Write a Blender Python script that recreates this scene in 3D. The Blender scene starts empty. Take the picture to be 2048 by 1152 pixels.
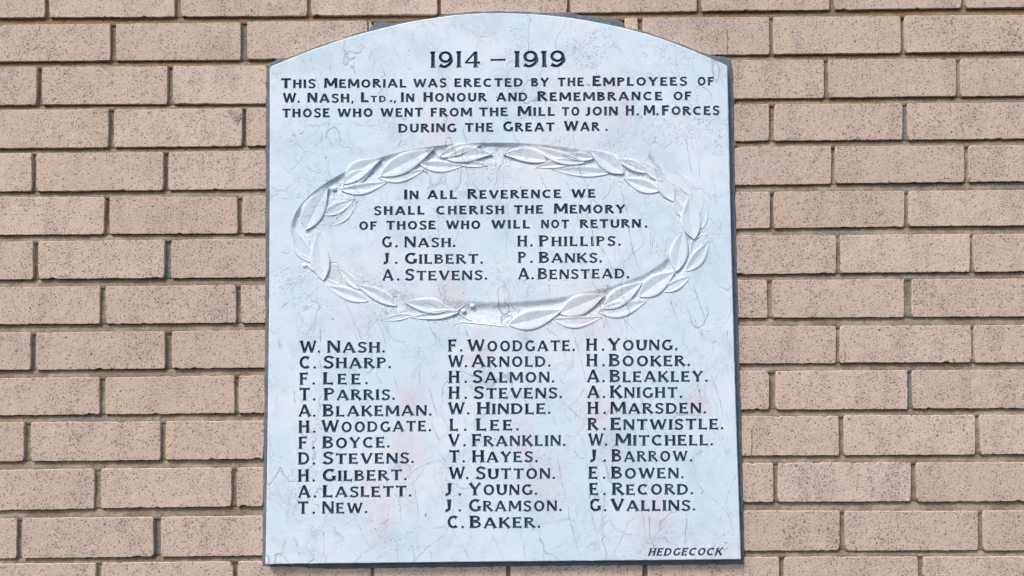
import bpy, math, random
import numpy as np
from mathutils import Vector, Matrix, noise
from mathutils.geometry import delaunay_2d_cdt
R = math.radians
scene = bpy.context.scene
col = scene.collection

# ------------------------------------------------------------------ camera
F_PX = 1479.0                       # focal length in pixels of the 2048 wide photograph
CAM = Vector((0.0, -1.232, 1.72))
cam_rot = Matrix.Rotation(R(90 + 3.35), 3, 'X') @ Matrix.Rotation(R(-0.45), 3, 'Z')
cd = bpy.data.cameras.new('camera'); cam = bpy.data.objects.new('camera', cd); col.objects.link(cam)
cam.location = CAM; cam.rotation_euler = cam_rot.to_euler()
cd.sensor_width = 36.0; cd.lens = F_PX * 36.0 / 2048.0; cd.clip_start = 0.01; cd.clip_end = 100
scene.camera = cam

def at(px, py, y=0.0):
    """measured picture position -> point of the upright plane y (wall face is y = 0)"""
    d = cam_rot @ Vector(((px - 1024) / F_PX, (576 - py) / F_PX, -1.0))
    t = (y - CAM.y) / d.y
    return CAM + d * t

# ------------------------------------------------------------------ sky and sun
SUN_EL, SUN_AZ = 54.0, -38.0        # azimuth: left of the camera axis, in front of the wall
w = bpy.data.worlds.new('World'); scene.world = w; w.use_nodes = True
nt = w.node_tree; bg = nt.nodes['Background']
sky = nt.nodes.new('ShaderNodeTexSky'); sky.sky_type = 'NISHITA'; sky.sun_disc = False
sky.sun_elevation = R(SUN_EL); sky.sun_rotation = R(180 + 38); sky.dust_density = 3.0; sky.air_density = 1.0
nt.links.new(sky.outputs[0], bg.inputs[0]); bg.inputs[1].default_value = 0.11
sl = bpy.data.lights.new('sun', 'SUN'); sl.energy = 1.5; sl.angle = R(11); sl.color = (1.0, 0.93, 0.84)
sun = bpy.data.objects.new('sun', sl); col.objects.link(sun)
sd = Vector((math.sin(R(SUN_AZ)) * math.cos(R(SUN_EL)), -math.cos(R(SUN_AZ)) * math.cos(R(SUN_EL)), math.sin(R(SUN_EL))))
sun.rotation_euler = sd.to_track_quat('Z', 'Y').to_euler(); sun.location = (-2, -3, 5)
scene.view_settings.view_transform = 'Standard'; scene.view_settings.look = 'None'
scene.view_settings.exposure = 0.9; scene.view_settings.gamma = 1.0

# ------------------------------------------------------------------ materials
class NB:
    def __init__(s, name):
        s.m = bpy.data.materials.new(name); s.m.use_nodes = True; s.t = s.m.node_tree
        s.b = s.t.nodes['Principled BSDF']; s.out = s.t.nodes['Material Output']
    def n(s, typ, **kw):
        x = s.t.nodes.new(typ)
        for k, v in kw.items(): setattr(x, k, v)
        return x
    def put(s, sock, v):
        if isinstance(v, bpy.types.NodeSocket): s.t.links.new(v, sock)
        elif isinstance(v, (tuple, list)) and len(v) == 3 and sock.type == 'RGBA': sock.default_value = (*v, 1)
        else: sock.default_value = v
    def math(s, op, a, b=0.0, c=None, clamp=False):
        x = s.n('ShaderNodeMath', operation=op, use_clamp=clamp); s.put(x.inputs[0], a); s.put(x.inputs[1], b)
        if c is not None: s.put(x.inputs[2], c)
        return x.outputs[0]
    def vmath(s, op, a, b):
        x = s.n('ShaderNodeVectorMath', operation=op); s.put(x.inputs[0], a); s.put(x.inputs[1], b)
        return x.outputs['Value'] if op in ('LENGTH', 'DISTANCE') else x.outputs[0]
    def noise(s, vec, scale, detail=2, rough=0.5, dist=0.0, color=False):
        x = s.n('ShaderNodeTexNoise'); s.put(x.inputs['Vector'], vec); x.inputs['Scale'].default_value = scale
        x.inputs['Detail'].default_value = detail; x.inputs['Roughness'].default_value = rough; x.inputs['Distortion'].default_value = dist
        return x.outputs['Color' if color else 'Fac']
    def ramp(s, v, a, b, lo=0.0, hi=1.0):
        x = s.n('ShaderNodeMapRange', interpolation_type='SMOOTHSTEP'); s.put(x.inputs[0], v)
        for i, q in zip((1, 2, 3, 4), (a, b, lo, hi)): s.put(x.inputs[i], q)
        return x.outputs[0]
    def mix(s, f, a, b, mode='MIX'):
        x = s.n('ShaderNodeMix', data_type='RGBA', blend_type=mode); s.put(x.inputs[0], f); s.put(x.inputs[6], a); s.put(x.inputs[7], b)
        return x.outputs[2]
    def bump(s, h, dist, strength=1.0, normal=None):
        x = s.n('ShaderNodeBump'); x.inputs['Strength'].default_value = strength; x.inputs['Distance'].default_value = dist
        s.put(x.inputs['Height'], h)
        if normal is not None: s.put(x.inputs['Normal'], normal)
        return x.outputs[0]

def brick_mat():
    k = NB('buff_brick'); tc = k.n('ShaderNodeTexCoord'); oi = k.n('ShaderNodeObjectInfo')
    rnd = oi.outputs['Random']
    off = k.n('ShaderNodeCombineXYZ'); k.put(off.inputs[0], k.math('MULTIPLY', rnd, 37.0)); k.put(off.inputs[1], k.math('MULTIPLY', rnd, 11.0)); k.put(off.inputs[2], k.math('MULTIPLY', rnd, 23.0))
    v = k.vmath('ADD', tc.outputs['Object'], off.outputs[0])
    P = tc.outputs['Object']
    # warp for worm-like flecks
    wv = k.vmath('SUBTRACT', k.noise(v, 260, 1, color=True), (0.5, 0.5, 0.5)); 
    vw = k.vmath('ADD', v, k.vmath('MULTIPLY', wv, (0.004, 0.004, 0.004)))
    # body colour: soft tone blotches, vertical cloudy bands, brick-to-brick shift
    r2 = k.math('FRACT', k.math('MULTIPLY', rnd, 7.31)); r3 = k.math('FRACT', k.math('MULTIPLY', rnd, 19.7))
    c = k.mix(r2, (0.555, 0.450, 0.375), (0.592, 0.440, 0.385))
    c = k.mix(k.math('MULTIPLY', r3, 0.7), c, (0.590, 0.445, 0.335))
    c = k.mix(k.math('MULTIPLY', k.math('FRACT', k.math('MULTIPLY', rnd, 3.77)), 0.35), c, (0.40, 0.345, 0.31))
    c = k.mix(k.ramp(k.math('FRACT', k.math('MULTIPLY', rnd, 53.1)), 0.55, 1.0, 0, 0.6), c, (0.66, 0.53, 0.475))
    stre = k.vmath('MULTIPLY', v, (1.0, 1.0, 0.35))
    bl = k.noise(stre, 26, 3, 0.55)
    c = k.mix(k.ramp(bl, 0.42, 0.66, 0, 0.65), c, (0.480, 0.385, 0.335))
    c = k.mix(k.ramp(k.noise(v, 13, 2), 0.45, 0.7, 0, 0.6), c, (0.60, 0.475, 0.365))
    c = k.mix(k.ramp(k.noise(v, 900, 2), 0.45, 0.75, 0, 0.45), c, (0.74, 0.62, 0.53))
    # flecks
    dens = k.ramp(bl, 0.35, 0.68, 0.024, -0.020)
    f1 = k.noise(vw, 440, 2, 0.65)
    th = k.math('ADD', dens, 0.580)
    fl = k.ramp(k.math('SUBTRACT', f1, th), 0.0, 0.045)
    vo = k.n('ShaderNodeTexVoronoi', feature='F1'); k.put(vo.inputs['Vector'], vw); vo.inputs['Scale'].default_value = 190
    vc = k.n('ShaderNodeSeparateColor'); k.put(vc.inputs[0], vo.outputs['Color'])
    pit = k.math('MULTIPLY', k.ramp(vo.outputs['Distance'], 0.16, 0.30, 1, 0), k.ramp(vc.outputs[0], 0.80, 0.84))
    big = k.n('ShaderNodeTexVoronoi', feature='F1'); k.put(big.inputs['Vector'], vw); big.inputs['Scale'].default_value = 62
    bc = k.n('ShaderNodeSeparateColor'); k.put(bc.inputs[0], big.outputs['Color'])
    bp = k.math('MULTIPLY', k.ramp(big.outputs['Distance'], 0.07, 0.13, 1, 0), k.ramp(bc.outputs[0], 0.86, 0.88))
    dark = k.math('MAXIMUM', k.math('MULTIPLY', fl, 0.85), k.math('MAXIMUM', k.math('MULTIPLY', pit, 0.85), bp))
    c = k.mix(dark, c, (0.150, 0.112, 0.090))
    k.put(k.b.inputs['Base Color'], c); k.b.inputs['Roughness'].default_value = 0.92
    k.b.inputs['Specular IOR Level'].default_value = 0.25
    h = k.math('SUBTRACT', k.math('MULTIPLY', k.noise(v, 620, 3, 0.6), 0.5), dark)
    n1 = k.bump(h, 0.0007, 0.7)
    n2 = k.bump(k.noise(v, 45, 3, 0.6), 0.003, 0.5, n1)
    k.put(k.b.inputs['Normal'], n2)
    return k.m

def mortar_mat():
    k = NB('sandy_mortar'); g = k.n('ShaderNodeNewGeometry'); P = g.outputs['Position']
    at_ = k.n('ShaderNodeAttribute', attribute_name='tone'); s = k.n('ShaderNodeSeparateColor'); k.put(s.inputs[0], at_.outputs['Color'])
    c = k.mix(k.ramp(k.noise(P, 7, 3, 0.6), 0.35, 0.65), (0.195, 0.145, 0.102), (0.245, 0.200, 0.155))
    c = k.mix(k.ramp(k.noise(P, 22, 4, 0.65), 0.44, 0.60, 0, 0.85), c, (0.36, 0.305, 0.235))
    c = k.mix(s.outputs[0], c, (0.235, 0.125, 0.045))          # rusty run-off stain, strongest on the upper courses
    c = k.mix(s.outputs[1], c, (0.155, 0.165, 0.170))         # blue-grey repair mortar
    c = k.mix(k.ramp(k.noise(P, 420, 3, 0.7), 0.45, 0.75, 0, 0.7), c, (0.42, 0.34, 0.25))
    c = k.mix(k.ramp(k.noise(P, 300, 3, 0.7), 0.55, 0.72, 0, 0.7), c, (0.12, 0.085, 0.055))
    k.put(k.b.inputs['Base Color'], c); k.b.inputs['Roughness'].default_value = 0.97; k.b.inputs['Specular IOR Level'].default_value = 0.15
    n1 = k.bump(k.noise(P, 480, 4, 0.7), 0.0016, 0.9)
    n2 = k.bump(k.noise(P, 90, 3, 0.6), 0.004, 0.6, n1)
    k.put(k.b.inputs['Normal'], n2)
    return k.m

def cement_mat():
    k = NB('grey_cement'); g = k.n('ShaderNodeNewGeometry'); P = g.outputs['Position']
    c = k.mix(k.ramp(k.noise(P, 30, 4, 0.6), 0.35, 0.65), (0.105, 0.135, 0.170), (0.165, 0.185, 0.205))
    c = k.mix(k.ramp(k.noise(P, 350, 3, 0.7), 0.5, 0.7, 0, 0.6), c, (0.28, 0.275, 0.265))
    k.put(k.b.inputs['Base Color'], c); k.b.inputs['Roughness'].default_value = 0.95; k.b.inputs['Specular IOR Level'].default_value = 0.2
    k.put(k.b.inputs['Normal'], k.bump(k.noise(P, 380, 4, 0.7), 0.0014, 0.8))
    return k.m

def marble_mat(name='veined_marble', rough_cut=False, carved=False):
    k = NB(name); g = k.n('ShaderNodeNewGeometry'); P = g.outputs['Position']
    wv = k.vmath('SUBTRACT', k.noise(P, 7, 3, 0.6, color=True), (0.5, 0.5, 0.5))
    Pw = k.vmath('ADD', P, k.vmath('MULTIPLY', wv, (0.10, 0.10, 0.10)))
    wf = k.vmath('SUBTRACT', k.noise(P, 60, 3, 0.6, color=True), (0.5, 0.5, 0.5))
    Pf = k.vmath('ADD', Pw, k.vmath('MULTIPLY', wf, (0.012, 0.012, 0.012)))
    base = k.mix(k.ramp(k.noise(P, 5, 3, 0.55), 0.38, 0.64), (0.640, 0.760, 0.855), (0.720, 0.795, 0.860))
    # cool weathered clouds
    cl = k.noise(Pw, 14, 4, 0.62)
    c = k.mix(k.ramp(cl, 0.46, 0.70, 0, 0.55), base, (0.50, 0.61, 0.71))
    c = k.mix(k.ramp(k.noise(k.vmath('MULTIPLY', Pf, (1.0, 1.0, 0.5)), 75, 4, 0.7), 0.50, 0.75, 0, 0.35), c, (0.47, 0.55, 0.63))
    # pink patches of the stone itself
    pk = None
    for (x, y, r) in PINKS:
        q = at(x, y, TAB_Y); d = k.vmath('DISTANCE', k.vmath('MULTIPLY', P, (1.25, 0.0, 0.85)), (q.x * 1.25, 0.0, q.z * 0.85))
        f = k.ramp(k.math('ADD', d, k.math('MULTIPLY', k.math('SUBTRACT', cl, 0.5), 0.09)), r * 0.00025, r * 0.00100, 1, 0)
        pk = f if pk is None else k.math('MAXIMUM', pk, f)
    c = k.mix(k.math('MULTIPLY', pk, k.ramp(k.noise(P, 55, 4, 0.7), 0.3, 0.7, 0.15, 0.6)), c, (0.655, 0.57, 0.615))
    c = k.mix(k.ramp(k.noise(P, 4.2, 2, 0.5), 0.55, 0.7, 0, 0.35), c, (0.75, 0.74, 0.78))
    # veins: thin lines where a warped noise crosses its middle value
    def vein(vec, scale, width, detail=2):
        x = k.noise(vec, scale, detail, 0.5); return k.ramp(k.math('ABSOLUTE', k.math('SUBTRACT', x, 0.5)), 0.0, width, 1, 0)
    Ps = k.vmath('MULTIPLY', Pf, (1.0, 1.0, 0.38))
    v1 = vein(Ps, 7.0, 0.0045); m1 = k.ramp(k.noise(P, 9, 2), 0.42, 0.60)
    v2 = vein(k.vmath('ADD', Pf, (3.1, 0, 7.7)), 13.0, 0.008, 3); m2 = k.ramp(k.noise(k.vmath('ADD', P, (9, 0, 2)), 11, 3), 0.50, 0.66)
    v3 = vein(k.vmath('ADD', Ps, (1.3, 4.0, 5.7)), 24.0, 0.018, 3); m3 = k.ramp(k.noise(k.vmath('ADD', P, (4, 0, 8)), 8, 3), 0.50, 0.68)
    vv = k.math('MAXIMUM', k.math('MULTIPLY', v1, m1), k.math('MAXIMUM', k.math('MULTIPLY', k.math('MULTIPLY', v2, m2), 0.08), k.math('MULTIPLY', k.math('MULTIPLY', v3, m3), 0.40)))
    ve = k.n('ShaderNodeTexVoronoi', feature='DISTANCE_TO_EDGE'); k.put(ve.inputs['Vector'], k.vmath('MULTIPLY', k.vmath('ADD', Pf, (2.2, 0.0, 3.3)), (1.0, 1.0, 0.6))); ve.inputs['Scale'].default_value = 21
    net = k.math('MULTIPLY', k.ramp(ve.outputs['Distance'], 0.0, 0.035, 1, 0), k.ramp(k.noise(k.vmath('ADD', Pw, (1, 0, 5)), 15, 4, 0.65), 0.47, 0.62))
    vv = k.math('MAXIMUM', vv, k.math('MULTIPLY', net, 0.45))
    c = k.mix(k.math('MULTIPLY', vv, 0.62), c, (0.30, 0.335, 0.375))
    # fine dirt specks gathered in patches
    pa = k.ramp(k.noise(k.vmath('ADD', Pw, (6, 0, 1)), 12, 4, 0.65), 0.47, 0.66)
    sp = k.ramp(k.noise(Pf, 330, 3, 0.65), 0.555, 0.66)
    spk = k.math('MULTIPLY', sp, k.math('ADD', k.math('MULTIPLY', pa, 0.75), 0.10))
    c = k.mix(k.math('MULTIPLY', spk, 0.65), c, (0.27, 0.29, 0.315))
    vo = k.n('ShaderNodeTexVoronoi', feature='F1'); k.put(vo.inputs['Vector'], Pf); vo.inputs['Scale'].default_value = 48
    vc = k.n('ShaderNodeSeparateColor'); k.put(vc.inputs[0], vo.outputs['Color'])
    dot = k.math('MULTIPLY', k.ramp(vo.outputs['Distance'], 0.05, 0.11, 1, 0), k.ramp(vc.outputs[0], 0.86, 0.89))
    c = k.mix(k.math('MULTIPLY', dot, 0.8), c, (0.10, 0.11, 0.125))
    if carved: c = k.mix(0.15, c, (0.80, 0.775, 0.755)); c = k.mix(k.ramp(k.noise(P, 150, 4, 0.7), 0.5, 0.75, 0, 0.22), c, (0.48, 0.53, 0.57))
    if rough_cut: c = k.mix(k.ramp(k.noise(P, 300, 4, 0.7), 0.5, 0.72, 0, 0.45), c, (0.30, 0.31, 0.33))
    k.put(k.b.inputs['Base Color'], c)
    k.put(k.b.inputs['Roughness'], k.ramp(k.noise(P, 120, 3), 0.3, 0.7, 0.9, 1.0) if carved else k.ramp(k.noise(P, 120, 3), 0.3, 0.7, 0.66, 0.85)); k.b.inputs['Specular IOR Level'].default_value = 0.06 if carved else 0.2
    hh = k.math('SUBTRACT', k.math('MULTIPLY', k.noise(P, 260, 4, 0.6), 0.35), k.math('ADD', vv, k.math('MULTIPLY', spk, 1.2)))
    n1 = k.bump(hh, 0.0014 if rough_cut else (0.0005 if carved else 0.00045), 0.8)
    n2 = k.bump(k.noise(Pw, 22, 3, 0.55), 0.004, 0.10 if carved else 0.20, n1)
    k.put(k.b.inputs['Normal'], n2)
    return k.m

def paint_mat():
    k = NB('navy_letter_paint'); g = k.n('ShaderNodeNewGeometry'); P = g.outputs['Position']
    c = k.mix(k.ramp(k.noise(P, 35, 3, 0.6), 0.35, 0.65), (0.015, 0.034, 0.076), (0.036, 0.070, 0.128))
    c = k.mix(k.ramp(k.noise(P, 240, 4, 0.7), 0.56, 0.74, 0, 0.6), c, (0.20, 0.26, 0.33))
    k.put(k.b.inputs['Base Color'], c); k.b.inputs['Roughness'].default_value = 0.55; k.b.inputs['Specular IOR Level'].default_value = 0.35
    k.put(k.b.inputs['Normal'], k.bump(k.noise(P, 300, 3, 0.6), 0.0006, 0.6))
    return k.m

def vein_mat():
    k = NB('vein_dirt'); g = k.n('ShaderNodeNewGeometry'); P = g.outputs['Position']
    k.put(k.b.inputs['Base Color'], k.mix(k.ramp(k.noise(P, 90, 3, 0.7), 0.40, 0.62), (0.25, 0.30, 0.35), (0.52, 0.60, 0.67)))
    k.b.inputs['Roughness'].default_value = 0.8
    return k.m

TAB_Y = -0.014                      # the face of the tablet stands 14 mm proud of the brick face
PINKS = [(825, 800, 45), (815, 905, 55), (1045, 870, 40), (1085, 965, 70), (1200, 830, 55), (1230, 900, 45), (1310, 1050, 70), (905, 575, 45),
         (1235, 215, 55), (880, 255, 50), (735, 985, 45), (960, 700, 45), (1390, 800, 40), (1180, 620, 60), (760, 1050, 50)]
M_brick, M_mortar, M_cement = brick_mat(), mortar_mat(), cement_mat()
M_leaf = marble_mat('carved_marble', False, True)
M_marble, M_cut, M_paint, M_vein = marble_mat(), marble_mat('tooled_marble', True, True), paint_mat(), vein_mat()

# ------------------------------------------------------------------ object helpers
def mesh_obj(name, verts, faces, mat, parent=None, smooth=False, colors=None):
    m = bpy.data.meshes.new(name); m.from_pydata([tuple(v) for v in verts], [], faces); m.materials.append(mat)
    if colors is not None:
        a = m.color_attributes.new('tone', 'FLOAT_COLOR', 'POINT')
        for i, c_ in enumerate(colors): a.data[i].color = (*c_, 1)
    if smooth: m.shade_smooth()
    m.update(); o = bpy.data.objects.new(name, m); col.objects.link(o)
    if parent is not None: o.parent = parent
    return o
def empty(name, loc, label, cat):
    o = bpy.data.objects.new(name, None); col.objects.link(o); o.empty_display_size = 0.1; o.location = loc
    o['label'] = label; o['category'] = cat
    return o
def fbm(x, y, z=0.0, oct=3):
    a, s, t = 1.0, 0.0, 0.0
    for i in range(oct): s += a * noise.noise(Vector((x, y, z))); x *= 2.1; y *= 2.1; z += 5.3; a *= 0.5
    return s
def interp(xs, ys, x):
    if x <= xs[0]: i = 0
    elif x >= xs[-1]: i = len(xs) - 2
    else: i = max(j for j in range(len(xs) - 1) if xs[j] <= x)
    return ys[i] + (ys[i + 1] - ys[i]) * (x - xs[i]) / (xs[i + 1] - xs[i])

# ================================================================== BRICK WALL
KX = (0, 530, 1475, 2048)
# top and bottom edge of every course at the four stations KX, and its upright joints (left, right)
ROWS = [
 ((-53, -57, -66, -75), (35, 32.5, 21.5, 14.6), [(89, 98), (349, 362), (614, 622.6), (874.5, 882.5), (1134.7, 1140.4), (1394, 1404), (1659, 1669), (1923, 1933)]),
 ((50, 43.5, 33.6, 29.5), (123.5, 118.5, 109.5, 103), [(220, 231), (481, 494), (734.5, 737.5), (747, 1250), (1276.5, 1286), (1539.7, 1547), (1802, 1811)]),
 ((135, 130, 120.5, 116.3), (210, 207, 197, 191), [(73, 83), (334, 345), (534, 1464), (1649, 1658), (1912, 1922)]),
 ((220.5, 216, 209, 204), (297, 291.7, 282, 277), [(217, 228), (483.7, 492.4), (533, 1465), (1539, 1550), (1806, 1816.5)]),
 ((307, 302, 293.4, 290), (383, 378.5, 369.8, 362.8), [(63.5, 73), (326.4, 336.8), (533, 1467), (1662.6, 1672), (1930, 1939)]),
 ((394, 393, 384, 379.5), (469.6, 466.8, 457, 451), [(208.3, 218.7), (474.6, 485), (532, 1468), (1540, 1550), (1809, 1819)]),
 ((484, 477, 471.5, 467.5), (558.8, 555, 548.4, 542.5), [(66, 76.4), (329, 342), (532, 1470), (1672.6, 1680.6), (1940, 1948.7)]),
 ((574.4, 570, 560, 557), (649, 645.6, 636, 632.8), [(199.7, 211), (471, 482.6), (531, 1472), (1535.5, 1546), (1808.8, 1824.7)]),
 ((665.4, 660.6, 652.6, 650), (740.4, 736, 727, 724.8), [(60, 71), (329, 343.8), (531, 1475), (1672, 1680.6), (1942.4, 1950.4)]),
 ((756.7, 751, 742, 740), (831.5, 826.4, 819.5, 817), [(198.4, 209.3), (469, 477.4), (530, 1478), (1539.4, 1552), (1816, 1826)]),
 ((845, 841.7, 833, 829.8), (923.3, 918, 912, 908.7), [(47.6, 61), (320.9, 330.7), (528, 1481), (1678, 1689.4), (1951, 1961.6)]),
 ((940, 935, 926, 925), (1021, 1012.5, 1005, 1003), [(188, 201.8), (462.7, 474), (527, 1484), (1547, 1557), (1822, 1834.7)]),
 ((1037, 1032, 1022, 1022), (1117, 1111, 1102, 1101), [(33, 44), (307, 322), (526, 1487), (1680, 1691), (1956.5, 1967.4)]),
 ((1127.5, 1123, 1114.5, 1113), (1207, 1202, 1193, 1191), [(191, 203), (465, 475), (741.7, 749), (1012.7, 1020.8), (1285, 1295.4), (1558, 1569), (1837, 1847)]),
]
def shift_row(r, dy, dx, k):
    t, b, j = r; L = [(a + dx, c + dx) for a, c in j if c - a < 60]
    return (tuple(v + dy for v in t), tuple(v + dy for v in b), L)
full0 = (ROWS[0][0], ROWS[0][1], ROWS[0][2]); full13 = ROWS[13]
above = [shift_row(full0, -88.5, -131, 1), shift_row(full0, -177, 2, 1)]
below = [shift_row(full13, 95, 134, 1), shift_row(full13, 191, -4, 1)]
ALL = [above[1], above[0]] + ROWS + below
XL, XR = -560, 2620
def full_joints(j):
    j = sorted(j)
    while j[0][0] > XL: j.insert(0, (j[0][0] - 267, j[0][1] - 267))
    while j[-1][1] < XR: j.append((j[-1][0] + 270, j[-1][1] + 270))
    return j

wall = empty('brick_wall', at(1024, 576, 0), 'buff dragwired brick wall with recessed sandy mortar joints behind the white tablet', 'wall')
wall_o = wall.location.copy()
rng = random.Random(11)
def build_brick(x0, x1, row, ri):
    """one brick: ragged rounded-off arris, shallow uneven face, own tilt"""
    T, B, _ = row
    tl, tr = at(x0, interp(KX, T, x0)), at(x1, interp(KX, T, x1)); bl, br = at(x0, interp(KX, B, x0)), at(x1, interp(KX, B, x1))
    j = lambda s: rng.uniform(-s, s)
    for p in (tl, tr, bl, br): p.x += j(0.0007); p.z += j(0.0005)
    c = (tl + tr + bl + br) / 4
    L = (tr - tl).length; H = (tl - bl).length
    nx = max(3, int(L / 0.0035)); nz = 8
    # perimeter parameters
    per = [(i / nx, 1.0) for i in range(nx)] + [(1.0, 1 - i / nz) for i in range(nz)] + [(1 - i / nx, 0.0) for i in range(nx)] + [(0.0, i / nz) for i in range(nz)]
    sd_ = rng.uniform(0, 900); tilt = (j(0.0006), j(0.0006)); proud = j(0.0006)
    chips = [(rng.uniform(0, 1), rng.choice((0, 1, 0)), rng.uniform(0.003, 0.007), rng.uniform(0.0008, 0.0024)) for _ in range(rng.choice((0, 1, 2, 3)))]
    def pos(u, v): return bl.lerp(br, u).lerp(tl.lerp(tr, u), v)
    rings = [[], [], [], []]
    rc = 0.0022
    for (u, v) in per:
        p = pos(u, v)
        # corner rounding
        du = min(u, 1 - u) * L; dv = min(v, 1 - v) * H
        inx = (0.5 - u); inz = (0.5 - v)
        rag = 0.00045 * fbm(p.x * 260, p.z * 260, sd_) + 0.0006 * fbm(p.x * 60, p.z * 60, sd_ + 3, 2)
        if v == 0.0: rag += 0.0011 * max(0, fbm(p.x * 420, 7, sd_, 2) - 0.12)
        for (cu, cv, cr, cdp) in chips:
            if v == cv:
                d = abs(u - cu) * L
                if d < cr: rag += cdp * (1 - (d / cr) ** 2)
        d_in = Vector((0, 0, 0))
        if v in (0.0, 1.0): d_in.z += (1 if v == 0 else -1)
        if u in (0.0, 1.0) : d_in.x += (1 if u == 0 else -1)
        cr_ = 0
        if du < rc and dv < rc: cr_ = 0.0008
        q = p + d_in * (rag + cr_)
        y0 = proud + tilt[0] * (u - .5) + tilt[1] * (v - .5)
        bev = 0.0005 + 0.0004 * abs(fbm(p.x * 120, p.z * 120, sd_ + 9, 2))
        rings[3].append((q.x, 0.055, q.z))
        rings[2].append((q.x, y0 + bev * 1.4, q.z))
        qi = q + d_in * bev * 0.45; rings[1].append((qi.x, y0 + bev * 0.35, qi.z))
        qj = q + d_in * bev * 1.5; rings[0].append((qj.x, y0, qj.z))
    n = len(per); verts = []; faces = []
    for r in rings: verts += r
    for r in range(3):
        for i in range(n):
            k2 = (i + 1) % n; faces.append((r * n + i, r * n + k2, (r + 1) * n + k2, (r + 1) * n + i))
    faces.append(tuple(range(n))[::-1])
    # face outward: front toward -Y
    vs = [Vector(v) - c for v in verts]
    o = mesh_obj('brick', vs, [f[::-1] for f in faces], M_brick, wall)
    o.location = c - wall_o
    for p in o.data.polygons: p.use_smooth = len(p.vertices) == 4
    return o
for ri, row in enumerate(ALL):
    J = full_joints(row[2])
    for a, b in zip(J[:-1], J[1:]):
        x0, x1 = a[1], b[0]
        build_brick(x0, x1, row, ri)

# mortar: struck bed joints (deep under the upper brick, nearly flush above the lower one) and upright joints
def mortar():
    V, Fc, C = [], [], []
    VS = (-0.35, -0.02, 0.10, 0.32, 0.55, 0.78, 0.97, 1.25); DY = (0.012, 0.0078, 0.0058, 0.0046, 0.0038, 0.0031, 0.0024, 0.0040)
    for r in range(len(ALL) - 1):
        B = ALL[r][1]; T = ALL[r + 1][0]; n = 700; s0 = len(V)
        rust = max(0.0, min(1.0, 1.0 - (r - 1) / 5.0)) 
        for i in range(n + 1):
            x = XL + (XR - XL) * i / n; yb, yt = interp(KX, B, x), interp(KX, T, x)
            for v, d in zip(VS, DY):
                p = at(x, yb + (yt - yb) * v)
                nz = fbm(p.x * 90, p.z * 140, r) * 0.0007 + fbm(p.x * 330, p.z * 330, r + 5, 2) * 0.0005 + fbm(p.x * 14, r * 3.3, 1, 2) * 0.0009
                if v > 0.9: nz = nz * 0.8
                V.append((p.x, max(d + nz, 0.0009), p.z)); 
                C.append((rust * (0.65 + 0.9 * max(0, 0.5 + fbm(p.x * 6, r * 2.0, 3))) * (1.0 if v < 0.6 else 0.7), max(0, fbm(p.x * 5, r * 5.1, 8, 2) - 0.28) * 1.6, 0))
        m = len(VS)
        for i in range(n):
            for k in range(m - 1):
                a = s0 + i * m + k; Fc.append((a, a + m, a + m + 1, a + 1))
    rg = random.Random(5)
    for ri, row in enumerate(ALL):
        T, B, _ = row
        for (a, b) in full_joints(row[2]):
            if b - a > 60: continue
            grey = 0.85 if (ri - 2, round(a)) in ((3, 1806), (6, 329), (12, 307), (9, 1816), (1, 481)) else max(0.0, rg.uniform(-0.4, 0.35))
            rust = max(0.0, 1 - (ri - 1) / 5.0) * 0.8
            dep = rg.uniform(0.0022, 0.0050); s0 = len(V); nz_ = 30; us = (-0.35, 0.0, 0.2, 0.5, 0.8, 1.0, 1.35); m = len(us)
            for i in range(nz_ + 1):
                f = -0.10 + 1.2 * i / nz_
                for u in us:
                    x = a + (b - a) * u; y = interp(KX, T, x) + (interp(KX, B, x) - interp(KX, T, x)) * f
                    p = at(x, y); cup = 0.0012 * (1 - (2 * u - 1) ** 2) + 0.05 * max(0, f - 0.98)
                    q = fbm(p.x * 200, p.z * 200, ri * 2.1) * 0.0007
                    V.append((p.x, max(0.001, dep + cup + q + 0.0018 * (1 - f)), p.z)); C.append((rust * 0.7, grey, 0))
            for i in range(nz_):
                for k in range(m - 1):
                    s = s0 + i * m + k; Fc.append((s, s + 1, s + m + 1, s + m))
    o = mesh_obj('mortar', [Vector(v) - wall_o for v in V], Fc, M_mortar, wall, smooth=True, colors=C)
mortar()
# local damage that the face bricks show: one spalled corner and two fine upright cracks
def flat_patch(name, P, mat, y=-0.0011):
    V = [at(px, py, y) - wall_o for px, py in P]; c = sum(V, Vector()) / len(V) + Vector((0, -0.0003, 0)); n = len(V)
    V2 = [(v.x, v.z) for v in V + [c]]; F = [(i, (i + 1) % n, n) for i in range(n)]
    F = [f if (V2[f[1]][0] - V2[f[0]][0]) * (V2[f[2]][1] - V2[f[0]][1]) - (V2[f[1]][1] - V2[f[0]][1]) * (V2[f[2]][0] - V2[f[0]][0]) > 0 else f[::-1] for f in F]
    o = mesh_obj(name, V + [c], F, mat, wall); o['label'] = 'small broken or cracked spot on a brick face'
M_spall = NB('spalled_brick'); g_ = M_spall.n('ShaderNodeNewGeometry')
M_spall.put(M_spall.b.inputs['Base Color'], M_spall.mix(M_spall.ramp(M_spall.noise(g_.outputs['Position'], 300, 3, 0.7), 0.35, 0.65), (0.33, 0.25, 0.22), (0.50, 0.39, 0.35)))
M_spall.put(M_spall.b.inputs['Normal'], M_spall.bump(M_spall.noise(g_.outputs['Position'], 260, 3, 0.7), 0.003, 1.0)); M_spall.b.inputs['Roughness'].default_value = 0.95; M_spall = M_spall.m
M_crk = bpy.data.materials.new('crack_dirt'); M_crk.use_nodes = True; M_crk.node_tree.nodes['Principled BSDF'].inputs['Base Color'].default_value = (0.17, 0.125, 0.10, 1); M_crk.node_tree.nodes['Principled BSDF'].inputs['Roughness'].default_value = 0.95
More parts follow.
